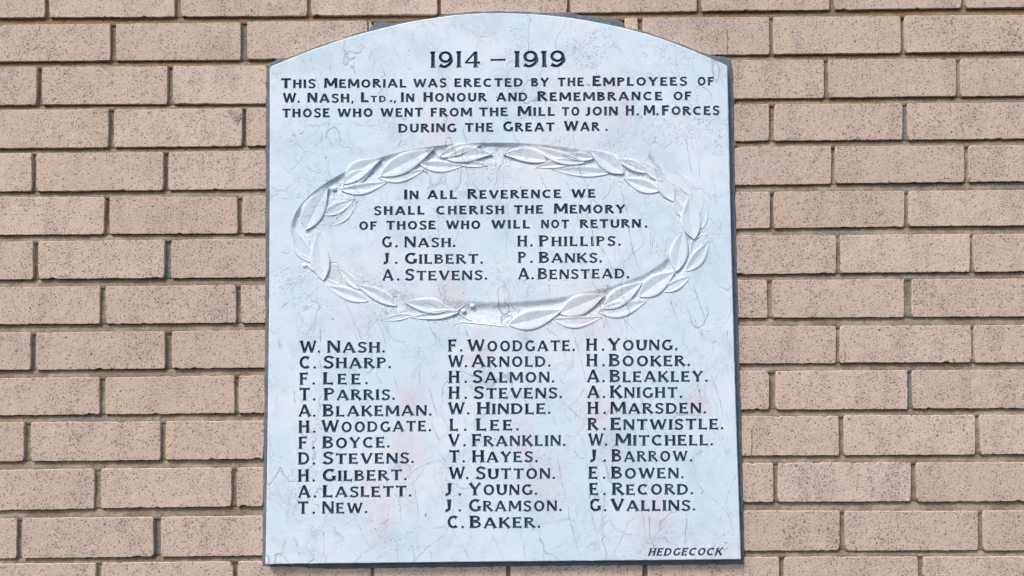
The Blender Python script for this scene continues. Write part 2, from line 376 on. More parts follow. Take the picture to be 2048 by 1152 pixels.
flat_patch('chipped_corner', [(453.5, 221.5), (462, 220.8), (476, 223.5), (484, 229), (485, 235), (480, 237), (477, 243), (474.5, 250.5), (469, 243), (462, 234)], M_spall)
for cx, ya, yb in ((1454.6, 58, 110), (1503.5, 856, 912)):
    L_ = [(cx + 1.2 * fbm(t * .9, cx) - .55, ya + (yb - ya) * t / 12) for t in range(13)]; flat_patch('crack', L_ + [(x + .9 + .5 * fbm(i * 1.3, cx, 4), y) for i, (x, y) in enumerate(L_)][::-1], M_crk)
# the body of the wall behind the face bricks
a, b = at(XL - 60, -330), at(XR + 60, 1440)
x0, x1, z1, z0 = a.x, b.x, a.z, b.z
core = [(x, y, z) for x in (x0, x1) for y in (0.016, 0.22) for z in (z0, z1)]
mesh_obj('wall_core', [Vector(v) - wall_o for v in core], [(0, 1, 5, 4), (2, 6, 7, 3), (0, 4, 6, 2), (1, 3, 7, 5), (0, 2, 3, 1), (4, 5, 7, 6)], M_mortar, wall, colors=[(0, 0, 0)] * 8)

# ================================================================== MEMORIAL TABLET
tab = empty('memorial_tablet', at(1006, 1126, TAB_Y), 'white veined marble war memorial tablet with segmental top, navy cut names and carved laurel wreath', 'memorial')
tab_o = tab.location.copy()
def T3(x, z, y): return Vector((x, y, z)) - tab_o
ARCH = [(539.3, 137.5), (541.5, 132.5), (586, 114.5), (629, 97.5), (700.6, 73.5), (755, 58.5), (815, 44.4), (901, 31), (950, 27.3), (1000, 26.0), (1071.6, 28.6), (1149, 36.8), (1229, 51.6), (1292, 67.3), (1344, 84.5), (1401, 107.4), (1452, 129.5), (1455.2, 133)]
SIDE_R = [(1458, 260), (1461, 400), (1466, 600), (1471, 780), (1477, 960), (1482.3, 1119.2)]
BOTT = [(1300, 1121.2), (1000, 1123.9), (750, 1126.6), (530.6, 1129)]
SIDE_L = [(533.5, 960), (536, 780), (538, 600), (539, 400), (539.3, 260)]
def smooth_arch(pts, n=60):
    P = pts[1:-1]; out = [pts[0]]
    for i in range(len(P) - 1):
        p0 = P[max(i - 1, 0)]; p1 = P[i]; p2 = P[i + 1]; p3 = P[min(i + 2, len(P) - 1)]
        for k in range(4):
            t = k / 4; q = []
            for d in (0, 1):
                q.append(0.5 * (2 * p1[d] + (p2[d] - p0[d]) * t + (2 * p0[d] - 5 * p1[d] + 4 * p2[d] - p3[d]) * t * t + (3 * p1[d] - p0[d] - 3 * p2[d] + p3[d]) * t ** 3))
            out.append(tuple(q))
    return out + [P[-1], pts[-1]]
def densify(pts, step=9.0):
    out = []
    for i in range(len(pts)):
        a, b = pts[i], pts[(i + 1) % len(pts)]; L = math.dist(a, b); n = max(1, int(L / step))
        for k in range(n): out.append((a[0] + (b[0] - a[0]) * k / n, a[1] + (b[1] - a[1]) * k / n))
    return out
OUT = densify(smooth_arch(ARCH) + SIDE_R + BOTT + SIDE_L)
def loop_normals(P):
    n = len(P); N = []
    for i in range(n):
        a, b = P[i - 1], P[(i + 1) % n]; t = Vector((b[0] - a[0], b[1] - a[1])); t.normalize(); N.append(Vector((t.y, -t.x)))
    return N
outer = [(p.x, p.z) for p in (at(x, y, TAB_Y) for x, y in OUT)]
nrm = loop_normals(outer)                     # points inward for a clockwise loop in x,z
cx_, cz_ = sum(p[0] for p in outer) / len(outer), sum(p[1] for p in outer) / len(outer)
if nrm[0].dot(Vector((cx_ - outer[0][0], cz_ - outer[0][1]))) < 0: nrm = [-v for v in nrm]
arris = [0.0014 + 0.0007 * fbm(p[0] * 60, p[1] * 60, 2, 3) for p in outer]
inner = [(p[0] + v.x * a, p[1] + v.y * a) for p, v, a in zip(outer, nrm, arris)]
edge_w = [(p[0] + 0.0003 * fbm(p[0] * 150, p[1] * 150, 7), p[1] + 0.0003 * fbm(p[0] * 150, p[1] * 150, 17)) for p in outer]

# ---------------- letter cutter's alphabet (unit cap height), strokes as centre lines
def arc(cx, cy, rx, ry, a0, a1, n=12):
    return [(cx + rx * math.cos(R(a0 + (a1 - a0) * i / n)), cy + ry * math.sin(R(a0 + (a1 - a0) * i / n))) for i in range(n + 1)]
def crom(P, n=4):
    out = []
    for i in range(len(P) - 1):
        p0, p1, p2, p3 = P[max(i - 1, 0)], P[i], P[i + 1], P[min(i + 2, len(P) - 1)]
        for k in range(n):
            t = k / n
            out.append(tuple(0.5 * (2 * p1[d] + (p2[d] - p0[d]) * t + (2 * p0[d] - 5 * p1[d] + 4 * p2[d] - p3[d]) * t * t + (3 * p1[d] - p0[d] - 3 * p2[d] + p3[d]) * t ** 3) for d in (0, 1)))
    return out + [P[-1]]
STYLES = {'head': dict(T=0.250, t=0.215, fl=0.14), 'name': dict(T=0.225, t=0.165, fl=0.60), 'date': dict(T=0.190, t=0.115, fl=0.55), 'sign': dict(T=0.24, t=0.19, fl=0.45)}
def glyph_strokes(ch, st):
    T, t = STYLES[st]['T'], STYLES[st]['t']; H, h = T / 2, t / 2; S = []; w = 0.8
    def s(pts, wd=T, f0=1, f1=1): S.append((pts, wd, f0, f1))
    if ch == 'A': w = .92; s([(.07, 0), (.44, 1.0)], t, 1, 0); s([(.44, 1.0), (.84, 0)], T, 0, 1); s([(.20, .31), (.72, .31)], t * .9, 0, 0)
    elif ch == 'B':
        w = .70; s([(H, 0), (H, 1)]); s([(H, 1 - h), (.30, 1 - h)] + arc(.32, .755, .29 - H + .05, .245 - h, 90, -90, 8) + [(H, .51)], t, 0, 0)
        s([(H, .50), (.32, .50)] + arc(.34, .25 + h * .5, .35 - H + .03, .255 - h * .5, 90, -90, 9) + [(H, h)], t, 0, 0)
    elif ch == 'C': w = .84; s(arc(.47, .5, .47 - H, .5 - h, 48, 312, 18), T * .92)
    elif ch == 'D': w = .84; s([(H, 0), (H, 1)]); s([(H, 1 - h), (.33, 1 - h)] + arc(.35, .5, .49 - H, .5 - h, 90, -90, 12) + [(H, h)], T * .85, 0, 0)
    elif ch == 'E': w = .66; s([(H, 0), (H, 1)]); s([(H, 1 - h), (.60, 1 - h)], t, 0, 1.4); s([(H, .52), (.52, .52)], t, 0, 1.2); s([(H, h), (.65, h)], t, 0, 1.4)
    elif ch == 'F': w = .62; s([(H, 0), (H, 1)]); s([(H, 1 - h), (.60, 1 - h)], t, 0, 1.4); s([(H, .52), (.52, .52)], t, 0, 1.2)
    elif ch == 'G': w = .84; s(arc(.47, .5, .47 - H, .5 - h, 50, 328, 18), T * .92, 1, 0); s([(.84 - H, .46), (.84 - H, .06)], T * .95, 1, 0)
    elif ch == 'H': w = .78; s([(H, 0), (H, 1)]); s([(.78 - H, 0), (.78 - H, 1)]); s([(H, .53), (.78 - H, .53)], t * .9, 0, 0)
    elif ch == 'I': w = T; s([(H, 0), (H, 1)])
    elif ch == 'J': w = .52; s([(.52 - H, 1)] + [(.52 - H, .30)] + arc(.20, .28, .32 - H, .28 - h, 0, -115, 7)[1:], T * .95)
    elif ch == 'K': w = .80; s([(H, 0), (H, 1)]); s([(.70, 1), (H + .03, .40)], t, 1, 0); s([(.30, .60), (.76, 0)], T, 0, 1)
    elif ch == 'L': w = .62; s([(H, 0), (H, 1)]); s([(H, h), (.61, h)], t, 0, 1.5)
    elif ch == 'M': w = 1.0; s([(.08, 0), (.10, 1)], t, 1, 0); s([(.13, .98), (.50, .20)], T * .95, 0, 0); s([(.50, .20), (.87, .98)], t, 0, 0); s([(.90, 1), (.92, 0)], T * .95, 0, 1)
    elif ch == 'N': w = .80; s([(h, 0), (h, 1)], t, 1, 0); s([(h, .98), (.80 - h, .03)], T, 0, 0); s([(.80 - h, 0), (.80 - h, 1)], t, 0, 1)
    elif ch == 'O': w = .88; s(arc(.44, .5, .44 - H, .5 - h, 90, 450, 24), T * .9, 0, 0)
    elif ch == 'P': w = .66; s([(H, 0), (H, 1)]); s([(H, 1 - h), (.32, 1 - h)] + arc(.33, .73, .33 - H + .02, .27 - h, 90, -90, 8) + [(H, .46)], t, 0, 0)
    elif ch == 'R': w = .76; s([(H, 0), (H, 1)]); s([(H, 1 - h), (.32, 1 - h)] + arc(.33, .745, .33 - H + .02, .255 - h, 90, -90, 8) + [(H, .49)], t, 0, 0); s([(.33, .48), (.74, .02)], T * .9, 0, 1)
    elif ch == 'S': w = .64; s(crom([(.575, .80), (.50, .90), (.34, .94), (.17, .89), (.105, .75), (.16, .62), (.32, .53), (.48, .44), (.555, .31), (.51, .14), (.34, .06), (.17, .08), (.05, .20)], 2), T * .82)
    elif ch == 'T': w = .78; s([(.39, 0), (.39, 1 - h)], T, 1, 0); s([(0, 1 - h), (.78, 1 - h)], t, 1.4, 1.4)
    elif ch == 'U': w = .80; s([(H, 1), (H, .36)] + arc(.40, .34, .40 - H, .34 - h, 180, 360, 10)[1:-1] + [(.80 - H, .36), (.80 - H, 1)], T * .92)
    elif ch == 'V': w = .84; s([(.08, 1), (.43, .02)], T, 1, 0); s([(.43, .02), (.78, 1)], t, 0, 1)
    elif ch == 'W': w = 1.24; s([(.09, 1), (.36, .02)], T * .95, 1, 0); s([(.36, .02), (.63, .92)], t, 0, 0); s([(.62, .96), (.90, .02)], T * .95, 0, 0); s([(.90, .02), (1.17, 1)], t, 0, 1)
    elif ch == 'Y': w = .82; s([(.07, 1), (.41, .46)], T, 1, 0); s([(.76, 1), (.41, .46)], t, 1, 0); s([(.41, .50), (.41, 0)], T, 0, 1)
    elif ch == '1': w = .26; s([(.15, 0), (.15, 1)], T); s([(.02, .87), (.15, .97)], t, 0, 0)
    elif ch == '4': w = .80; s([(.58, 0), (.58, 1)], T, 1, 0); s([(.57, .97), (.06, .30)], t, 0, 0); s([(.03, .31), (.80, .31)], t, 0, 1.3)
    elif ch == '9': w = .72; s(arc(.36, .66, .36 - H, .34 - h, 0, 360, 18), T * .85, 0, 0); s(crom([(.72 - H, .64), (.66, .38), (.50, .16), (.30, .06), (.06, .16)], 4), T * .9, 0, 1)
    elif ch == '-': w = .92; s([(0, .46), (.92, .46)], .12, .6, .6)
    elif ch == ',': w = .18; s([(.11, .16), (.09, .04), (.02, -.12)], .17, 0, 0)
    elif ch == '.': w = .20
    return w, S
def ccw(V, f):
    a = sum(V[f[i - 1]][0] * V[f[i]][1] - V[f[i]][0] * V[f[i - 1]][1] for i in range(len(f)))
    return tuple(f) if a > 0 else tuple(f[::-1])
def inside(x, y, P):
    c = False
    for i in range(len(P)):
        a, b = P[i - 1], P[i]
        if (a[1] > y) != (b[1] > y) and x < (b[0] - a[0]) * (y - a[1]) / (b[1] - a[1]) + a[0]: c = not c
    return c
_gc = {}
def glyph(ch, st):
    """V-cut letter: triangulated union of strokes, depth grows with the distance from the outline"""
    if (ch, st) in _gc: return _gc[(ch, st)]
    w, S = glyph_strokes(ch, st); fl = STYLES[st]['fl']; VV, FF = [], []
    for pts, wd, f0, f1 in S:
        P = [Vector(p) for p in pts]
        if len(P) == 2:
            L = (P[1] - P[0]).length; d = (P[1] - P[0]) / L
            e = min(.07, L * .2); P = [P[0], P[0] + d * e, P[0] + d * 2.2 * e, (P[0] + P[1]) / 2, P[1] - d * 2.2 * e, P[1] - d * e, P[1]]
        closed = (P[0] - P[-1]).length < 1e-4
        acc = [0.0]
        for i in range(1, len(P)): acc.append(acc[-1] + (P[i] - P[i - 1]).length)
        tot = acc[-1]; base = len(VV)
        for i, p in enumerate(P):
            if closed: tn = P[(i + 1) % (len(P) - 1)] - P[(i - 1) % (len(P) - 1)]
            else: tn = P[min(i + 1, len(P) - 1)] - P[max(i - 1, 0)]
            tn.normalize(); n = Vector((-tn.y, tn.x))
            k = 1.0 + fl * (f0 * max(0, 1 - acc[i] / .16) ** 1.5 + f1 * max(0, 1 - (tot - acc[i]) / .16) ** 1.5)
            hw = wd / 2 * k
            VV += [p + n * hw, p.copy(), p - n * hw]
        for i in range(len(P) - 1):
            a = base + 3 * i; b = a + 3
            FF += [(a, b, b + 1, a + 1), (a + 1, b + 1, b + 2, a + 2)]
    if ch == '.':
        r = .118; VV = [Vector((.1, .1))] + [Vector((.1 + r * math.cos(R(36 * i)), .1 + r * math.sin(R(36 * i)))) for i in range(10)]
        FF = [(0, 1 + i, 1 + (i + 1) % 10) for i in range(10)]
    E = sorted(set(tuple(sorted((f[i - 1], f[i]))) for f in FF for i in range(len(f))))
    out = delaunay_2d_cdt(VV, E, [], 0, 1e-5, True)
    vs, fs = out[0], out[2]
    keep = [tuple(f) for f in fs if any(inside(sum((vs[i].x for i in f)) / len(f), sum((vs[i].y for i in f)) / len(f), [VV[j] for j in q]) for q in FF)]
    cnt = {}
    for f in keep:
        for i in range(len(f)):
            e = tuple(sorted((f[i], f[(i + 1) % len(f)]))); cnt[e] = cnt.get(e, 0) + 1
    bd = [e for e, c in cnt.items() if c == 1]; bv = set(i for e in bd for i in e)
    dep = []
    for i, v in enumerate(vs):
        if i in bv: dep.append(0.0); continue
        m = 9.0
        for a, b in bd:
            A, B = vs[a], vs[b]; AB = B - A; t = max(0, min(1, (v - A).dot(AB) / max(AB.length_squared, 1e-12))); m = min(m, (A + AB * t - v).length)
        dep.append(min(m, .2))
    used = sorted(set(i for f in keep for i in f)); mp = {u: i for i, u in enumerate(used)}
    g = (w, [vs[u] for u in used], [dep[u] for u in used], [tuple(mp[i] for i in f) for f in keep])
    _gc[(ch, st)] = g
    return g

# every line: style, cap height, small-cap ratio, words (text, x0, x1, baseline0, baseline1); lower case = small capital
def L(st, cap, ratio, base0, xb0, base1, xb1, words): return dict(st=st, cap=cap, ratio=ratio, b=(base0, xb0, base1, xb1), words=words)
LINES = [
 L('date', 33, 1, 136, 860, 134, 1130, [('1914', 860, 960), ('-', 981, 1011), ('1919', 1028, 1130)]),
 L('head', 20.5, .86, 177, 562, 171, 1427, [('This', 562, 631), ('Memorial', 649, 813), ('was', 827, 892.5), ('erected', 909, 1046), ('by', 1062.5, 1097.5), ('the', 1115.5, 1168), ('Employees', 1185, 1374), ('of', 1395, 1427.5)]),
 L('head', 20, .88, 206, 566, 200.6, 1383, [('W.', 566, 599.7), ('Nash,', 614.6, 708), ('LTD', 722, 772), ('.', 780, 785), (',', 788, 794), ('In', 802, 828.6), ('Honour', 847, 973), ('and', 993, 1055), ('Remembrance', 1075, 1325), ('of', 1346.7, 1383)]),
 L('head', 20.5, .88, 235.5, 564, 230, 1439, [('those', 564.5, 659.6), ('who', 675, 746), ('went', 761, 846), ('from', 861.6, 943.5), ('the', 958.5, 1015.8), ('Mill', 1036, 1110), ('to', 1124, 1159), ('join', 1169, 1236), ('H.', 1251.6, 1278), ('M.', 1288, 1317.5), ('Forces', 1324, 1439)]),
 L('head', 20.5, .88, 265.6, 797, 261.8, 1215, [('during', 797, 913), ('the', 930, 987), ('Great', 1006, 1109), ('War', 1128, 1199), ('.', 1211, 1215.5)]),
 L('head', 20, .88, 399, 808, 395.8, 1191, [('In', 808.4, 837.3), ('all', 855, 913.7), ('Reverence', 935, 1122.6), ('we', 1143, 1191)]),
 L('head', 20.5, .86, 430.5, 748, 426.6, 1251, [('shall', 748.3, 849), ('cherish', 872, 1008.7), ('the', 1028, 1086.8), ('Memory', 1108.5, 1250.6)]),
 L('head', 20, .88, 460.3, 718, 455.5, 1294, [('of', 718.4, 753.7), ('those', 772.6, 871.8), ('who', 892, 961), ('will', 983, 1059.7), ('not', 1082.4, 1138), ('return', 1160, 1281.6), ('.', 1290, 1295)]),
]
def N(cap, b0, b1, *words): 
    x0 = words[0][1]; x1 = words[-1][2]
    LINES.append(L('name', cap, .86, b0, x0, b1, x1, list(words)))
N(22, 495, 494.5, ('G.', 764, 795.4), ('Nash.', 809, 912))
N(22.5, 528.3, 527.5, ('J.', 764.6, 795), ('Gilbert.', 809.5, 966.8))
N(22.5, 561.5, 560, ('A.', 765, 799), ('Stevens.', 810, 975.5))
N(22.5, 493.6, 491.5, ('H.', 1035.4, 1065.5), ('Phillips.', 1078.8, 1242.6))
N(22.5, 526.2, 525.3, ('P.', 1036.5, 1065.5), ('Banks.', 1078.5, 1205))
N(22.5, 559.2, 556.7, ('A.', 1036.5, 1068), ('Benstead.', 1076, 1259.3))
for r in [
 (706, 705.5, ('W.', 600, 640.6), ('Nash.', 655, 770.6)), (737.5, 736.5, ('C.', 599, 632), ('Sharp.', 647, 782.8)), (769.8, 768.8, ('F.', 600, 630), ('Lee.', 646.6, 736.6)),
 (801.5, 800, ('T.', 599, 631), ('Parris.', 648.5, 790.5)), (834, 831.5, ('A.', 597.6, 631), ('Blakeman.', 646.4, 864)), (866, 862.8, ('H.', 598, 631), ('Woodgate.', 643, 862.5)),
 (898, 895.3, ('F.', 598, 630), ('Boyce.', 645.5, 780)), (929.6, 926.5, ('D.', 597, 630.6), ('Stevens.', 645.8, 829)), (964, 960.4, ('H.', 597, 630), ('Gilbert.', 644.8, 814.5)),
 (995.8, 993.2, ('A.', 596.4, 632.6), ('Laslett.', 646, 823.5)), (1028.2, 1026.8, ('T.', 596, 630), ('New.', 644.8, 735)),
 (703.6, 702, ('F.', 897, 925), ('Woodgate.', 935.6, 1150)), (735, 733.7, ('W.', 896.5, 934.3), ('Arnold.', 943.4, 1101.7)), (766.4, 765, ('H.', 898, 934), ('Salmon.', 945.6, 1109.5)),
 (798.2, 796.7, ('H.', 898, 934), ('Stevens.', 947.7, 1125)), (829.3, 828.2, ('W.', 896.5, 939), ('Hindle.', 954.6, 1101.9)), (862, 861, ('L.', 900, 933), ('Lee.', 953, 1038.3)),
 (893.2, 892, ('V.', 897, 931.7), ('Franklin.', 944.8, 1131.7)), (925.5, 924.6, ('T.', 898.7, 930), ('Hayes.', 945, 1076)), (959, 957.8, ('W.', 898, 937), ('Sutton.', 952, 1111)),
 (991.2, 990, ('J.', 888.3, 922), ('Young.', 938, 1075)), (1023.3, 1022.6, ('J.', 888, 922), ('Gramson.', 937.6, 1124)), (1056.8, 1056, ('C.', 895, 928), ('Baker.', 940, 1081.4)),
 (702, 700.8, ('H.', 1173, 1208.5), ('Young.', 1216.3, 1355.6)), (733.2, 732.5, ('H.', 1173.6, 1209.6), ('Booker.', 1218.6, 1380.7)), (764.8, 763.6, ('A.', 1174.3, 1209.6), ('Bleakley.', 1220, 1416)),
 (796.5, 795.8, ('A.', 1174.8, 1210.7), ('Knight.', 1220.8, 1365)), (828.6, 827, ('H.', 1176, 1212), ('Marsden.', 1221, 1413)), (860.6, 858.8, ('R.', 1176, 1211.4), ('Entwistle.', 1221.5, 1447.7)),
 (892, 891, ('W.', 1177, 1214), ('Mitchell.', 1231, 1426.8)), (924, 923, ('J.', 1177.7, 1212), ('Barrow.', 1223.9, 1385)), (958.2, 957, ('E.', 1178, 1211), ('Bowen.', 1223.4, 1368)),
 (990.6, 989.2, ('E.', 1179.4, 1211.7), ('Record.', 1224.6, 1387)), (1022.8, 1021.5, ('G.', 1179.4, 1213), ('Vallins.', 1222, 1391.4))]:
    N(25, r[0], r[1], r[2], r[3])
LINES.append(dict(L('sign', 15.5, 1, 1112, 1296, 1110.8, 1443, [('HEDGECOCK', 1296, 1443)]), slant=.27))

def build_line(ln):
    V, D, Fc = [], [], []
    b0, xb0, b1, xb1 = ln['b']; rg = random.Random(len(ln['words']) * 7 + int(xb0 + b0))
    for (txt, x0, x1) in ln['words']:
        gl = []
        for i, ch in enumerate(txt):
            h = ln['cap'] * (ln['ratio'] if ch.islower() else 1.0)
            if txt == 'LTD' and i > 0: h = 13.0
            if ch in '.,': h = 23.0 if ln['st'] == 'name' else 22.0
            gl.append((ch.upper(), h))
        sw = sum(glyph(c, ln['st'])[0] * h for c, h in gl); n = len(gl); W = x1 - x0
        if n == 1: s = W / sw; g = 0
        else:
            g0 = ln['cap'] * (.20 if ln['st'] == 'name' else .20); s = max(.80, min(1.28, (W - (n - 1) * g0) / sw)); g = (W - s * sw) / (n - 1)
        if n == 2 and txt[1] == '.': s = min(1.05, (W - .12 * ln['cap']) / sw); g = W - s * sw
        x = x0
        for c, h in gl:
            gw, gv, gd, gf = glyph(c, ln['st']); base = len(V); hs = h * rg.uniform(.985, 1.015); sk = rg.uniform(-.012, .012); by = rg.uniform(-.25, .25)
            for v, d in zip(gv, gd):
                px = x + (v.x + (ln.get('slant', 0) + sk) * v.y) * (s if c not in '.,' else 1) * h
                py = b0 + (b1 - b0) * (px - xb0) / (xb1 - xb0) - v.y * hs + by
                q = at(px, py, TAB_Y); V.append((q.x, q.z)); D.append(d * h * .00083 * 1.0)
            Fc += [tuple(base + i for i in f) for f in gf]
            x += gw * h * s + g
    return V, D, Fc
def fix_wind(V, f):                 # front faces look toward -Y
    a, b, c_ = V[f[0]], V[f[1]], V[f[2]]
    ar = (b[0] - a[0]) * (c_[1] - a[1]) - (b[1] - a[1]) * (c_[0] - a[0])
    return tuple(f) if ar > 0 else tuple(f[::-1])
def depth_tri(f): return f
CUT_V, CUT_F = [], []
for ln in LINES:
    V, D, Fc = build_line(ln)
    Fc = [fix_wind(V, f) for f in Fc]
    o = mesh_obj('inscription_line', [T3(v[0], v[1], TAB_Y + d) for v, d in zip(V, D)], Fc, M_paint, tab)
    txt = ' '.join(t for t, *_ in ln['words']).upper().replace(' .', '.').replace(' ,', ',')
    o['label'] = ('slanted ' if ln.get('slant') else '') + 'navy cut lettering reading ' + txt
    b = len(CUT_V); CUT_V += V; CUT_F += [tuple(b + i for i in f) for f in Fc]

# ---------------- wreath ring carved into the face
EC = (998, 470); RO = (418, 186); RI = (357, 132)
def ring_pt(th, s, y=TAB_Y):
    rx = RI[0] + (RO[0] - RI[0]) * s; ry = RI[1] + (RO[1] - RI[1]) * s
    # the traced edge is a hand-cut oval, slightly uneven
    w_ = 1 + 0.006 * math.sin(3 * th + 1) + 0.004 * math.sin(7 * th)
    return at(EC[0] + rx * math.cos(th) * w_, EC[1] - ry * math.sin(th) * w_, y)
NT, NS = 520, 26
ro_loop = [ring_pt(2 * math.pi * i / NT, 1) for i in range(NT)]; ri_loop = [ring_pt(2 * math.pi * i / NT, 0) for i in range(NT)]

pts = [Vector((x, z)) for x, z in inner]; n0 = len(pts)
loop_e = lambda a, n: [(a + i, a + (i + 1) % n) for i in range(n)]
E = loop_e(0, n0)
pts += [Vector((p.x, p.z)) for p in ro_loop]; E += loop_e(n0, NT); pts += [Vector((p.x, p.z)) for p in ri_loop]; E += loop_e(n0 + NT, NT)
b = len(pts); pts += [Vector(v) for v in CUT_V]
ce = {}
for f in CUT_F:
    for i in range(len(f)):
        e = tuple(sorted((f[i - 1], f[i]))); ce[e] = ce.get(e, 0) + 1
E += [(b + p, b + q) for (p, q), n in ce.items()]
C0 = Vector((cx_, cz_)); SC = 10.0
res = delaunay_2d_cdt([(p - C0) * SC for p in pts], E, [], 0, 1e-6, True)
vo, fo = res[0], res[2]
XY = np.array([(v.x / SC + C0.x, v.y / SC + C0.y) for v in vo]); TR = np.array([tuple(f)[:3] for f in fo]); CE = XY[TR].mean(axis=1)
def pip(C, P):
    P = np.array(P); Q = np.roll(P, 1, axis=0); ins = np.zeros(len(C), bool)
    for (ax, ay), (bx, by) in zip(P, Q):
        m = ((ay > C[:, 1]) != (by > C[:, 1]))
        if m.any():
            xx = (bx - ax) * (C[m, 1] - ay) / (by - ay) + ax; r = np.zeros(len(C), bool); r[np.where(m)[0][C[m, 0] < xx]] = True; ins ^= r
    return ins
ok = pip(CE, inner) & ~(pip(CE, [(p.x, p.z) for p in ro_loop]) & ~pip(CE, [(p.x, p.z) for p in ri_loop]))
grid = {}; GS = 0.004
for t, c in enumerate(CE):
    if ok[t]: grid.setdefault((int(c[0] / GS + 1000), int(c[1] / GS)), []).append(t)
for f in CUT_F:                       # drop what the letters cut away
    xs = [CUT_V[i][0] for i in f]; zs = [CUT_V[i][1] for i in f]; P = [CUT_V[i] for i in f]
    for gx in range(int(min(xs) / GS + 1000), int(max(xs) / GS + 1000) + 1):
        for gz in range(int(min(zs) / GS), int(max(zs) / GS) + 1):
            for t in grid.get((gx, gz), ()):
                if ok[t] and inside(CE[t][0], CE[t][1], P): ok[t] = False
keepF = [tuple(int(i) for i in TR[t]) for t in range(len(TR)) if ok[t]]
V2 = [(v.x / SC + C0.x, v.y / SC + C0.y) for v in vo]
keepF = [fix_wind(V2, f) for f in keepF]
used = sorted(set(i for f in keepF for i in f)); mp = {u: i for i, u in enumerate(used)}
SV = [T3(V2[u][0], V2[u][1], TAB_Y) for u in used]; SF = [tuple(mp[i] for i in f) for f in keepF]
# arris, sides and back
nb = len(outer); s0 = len(SV)
rings = [(inner, TAB_Y), (edge_w, TAB_Y + 0.0012), (edge_w, 0.012)]
for P, y in rings: SV += [T3(p[0], p[1], y) for p in P]
for r in range(2):
    for i in range(nb):
        k = (i + 1) % nb; SF.append((s0 + r * nb + i, s0 + (r + 1) * nb + i, s0 + (r + 1) * nb + k, s0 + r * nb + k))
SF.append(tuple(s0 + 2 * nb + i for i in range(nb)))
slab = mesh_obj('marble_slab', SV, SF, M_marble, tab)
print('slab tris', len(SF), 'cut', len(CUT_F))

# wreath: dished channel following the ring
def sst(a, b, x):
    t = max(0, min(1, (x - a) / (b - a))); return t * t * (3 - 2 * t)
CH = 0.0038
def channel_depth(th, s):
    dg = math.degrees(th) % 360               # 0 = right, 90 = top: cut steep outside round the upper left, steep inside round the lower right
    def near(c, w_): return 1 - sst(w_ * .45, w_, abs((dg - c + 180) % 360 - 180))
    so = max(near(135, 105), 0.55 * near(75, 60)); si = near(305, 75)
    wo = 0.62 - 0.50 * so; wi = 0.80 - 0.52 * si
    return (0.0016 + 0.0023 * max(so, si * .85)) * sst(0, wi, s) * sst(0, wo, 1 - s)
WV, WF = [], []
for i in range(NT):
    th = 2 * math.pi * i / NT
    for j in range(NS + 1):
        s = j / NS; p = ring_pt(th, s); d = channel_depth(th, s)
        if 0 < j < NS: d += 0.0005 * fbm(p.x * 170, p.z * 170, 4) * sst(0, .002, d) + 0.0008 * fbm(p.x * 40, p.z * 40, 9, 2) * sst(0, .003, d)
        WV.append(T3(p.x, p.z, TAB_Y + max(d, 0)))
for i in range(NT):
    k = (i + 1) % NT
    for j in range(NS):
        WF.append((i * (NS + 1) + j, i * (NS + 1) + j + 1, k * (NS + 1) + j + 1, k * (NS + 1) + j))
wreath = mesh_obj('carved_wreath', WV, WF, M_cut, tab, smooth=True)
wreath['label'] = 'oval carved laurel wreath in low relief'

def ZA(x, y): return (560 + x / 4.609, 270 + y / 4.609)
def ZB(x, y): return (1000 + x / 4.609, 270 + y / 4.609)
def ZC(x, y): return (560 + x / 4.609, 450 + y / 4.609)
def ZD(x, y): return (1000 + x / 4.609, 450 + y / 4.609)
def leaf(Z, base, tip, wu, wl, bend=0.0, top=0.0, cup=0.0020, blunt=0.80):
    """laurel leaf: cupped blade, sunk midrib; wu / wl = half widths left and right of base->tip (zoom units)"""
    b = Vector(Z(*base)); t = Vector(Z(*tip)); ax = t - b; Ln = ax.length; ax.normalize(); nr = Vector((ax.y, -ax.x))   # picture-left of travel
    k = 1 / 4.609; wu *= k; wl *= k; n = 18; cs = (-1.06, -1.0, -.95, -.7, -.4, -.035, 0, .035, .4, .7, .95, 1.0, 1.06); V, Fc = [], []
    for i in range(n + 1):
        u = i / n; mid = b + ax * Ln * u + nr * (bend * k * 4 * u * (1 - u))
        prof = (math.sin(math.pi * min(1, max(0, u)) ** blunt)) ** 1.12 if 0 < u < 1 else 0.0
        prof = max(prof, 0.02)
        for c_ in cs:
            ww = (wu if c_ < 0 else wl) * prof
            q = mid - nr * (c_ * ww) * -1 if False else mid + nr * (-c_ * ww)
            a = abs(c_)
            if a > 1.03: dep = CH + 0.0015
            elif a > .97: dep = top + 0.0005
            else: dep = top + cup * (1 - min(1, a / .95)) * min(1, prof * 1.2) + 0.0008 * (1 - prof)
            if a < 1.03: dep -= 0.0017
            w3 = at(q.x, q.y, TAB_Y)
            if a < 1.0: dep += 0.00018 * fbm(w3.x * 120, w3.z * 120, 3, 2)
            V.append(T3(w3.x, w3.z, TAB_Y + dep))
    m = len(cs)
    for i in range(n):
        for j in range(m - 1):
            a = i * m + j; Fc.append((a, a + 1, a + m + 1, a + m))
    V2_ = [(v.x, v.z) for v in V]
    Fc = [f if ((V2_[f[1]][0] - V2_[f[0]][0]) * (V2_[f[2]][1] - V2_[f[0]][1]) - (V2_[f[1]][1] - V2_[f[0]][1]) * (V2_[f[2]][0] - V2_[f[0]][0])) > 0 else f[::-1] for f in Fc]
    o = mesh_obj('leaf', V, Fc, M_leaf, wreath, smooth=True)
    return o
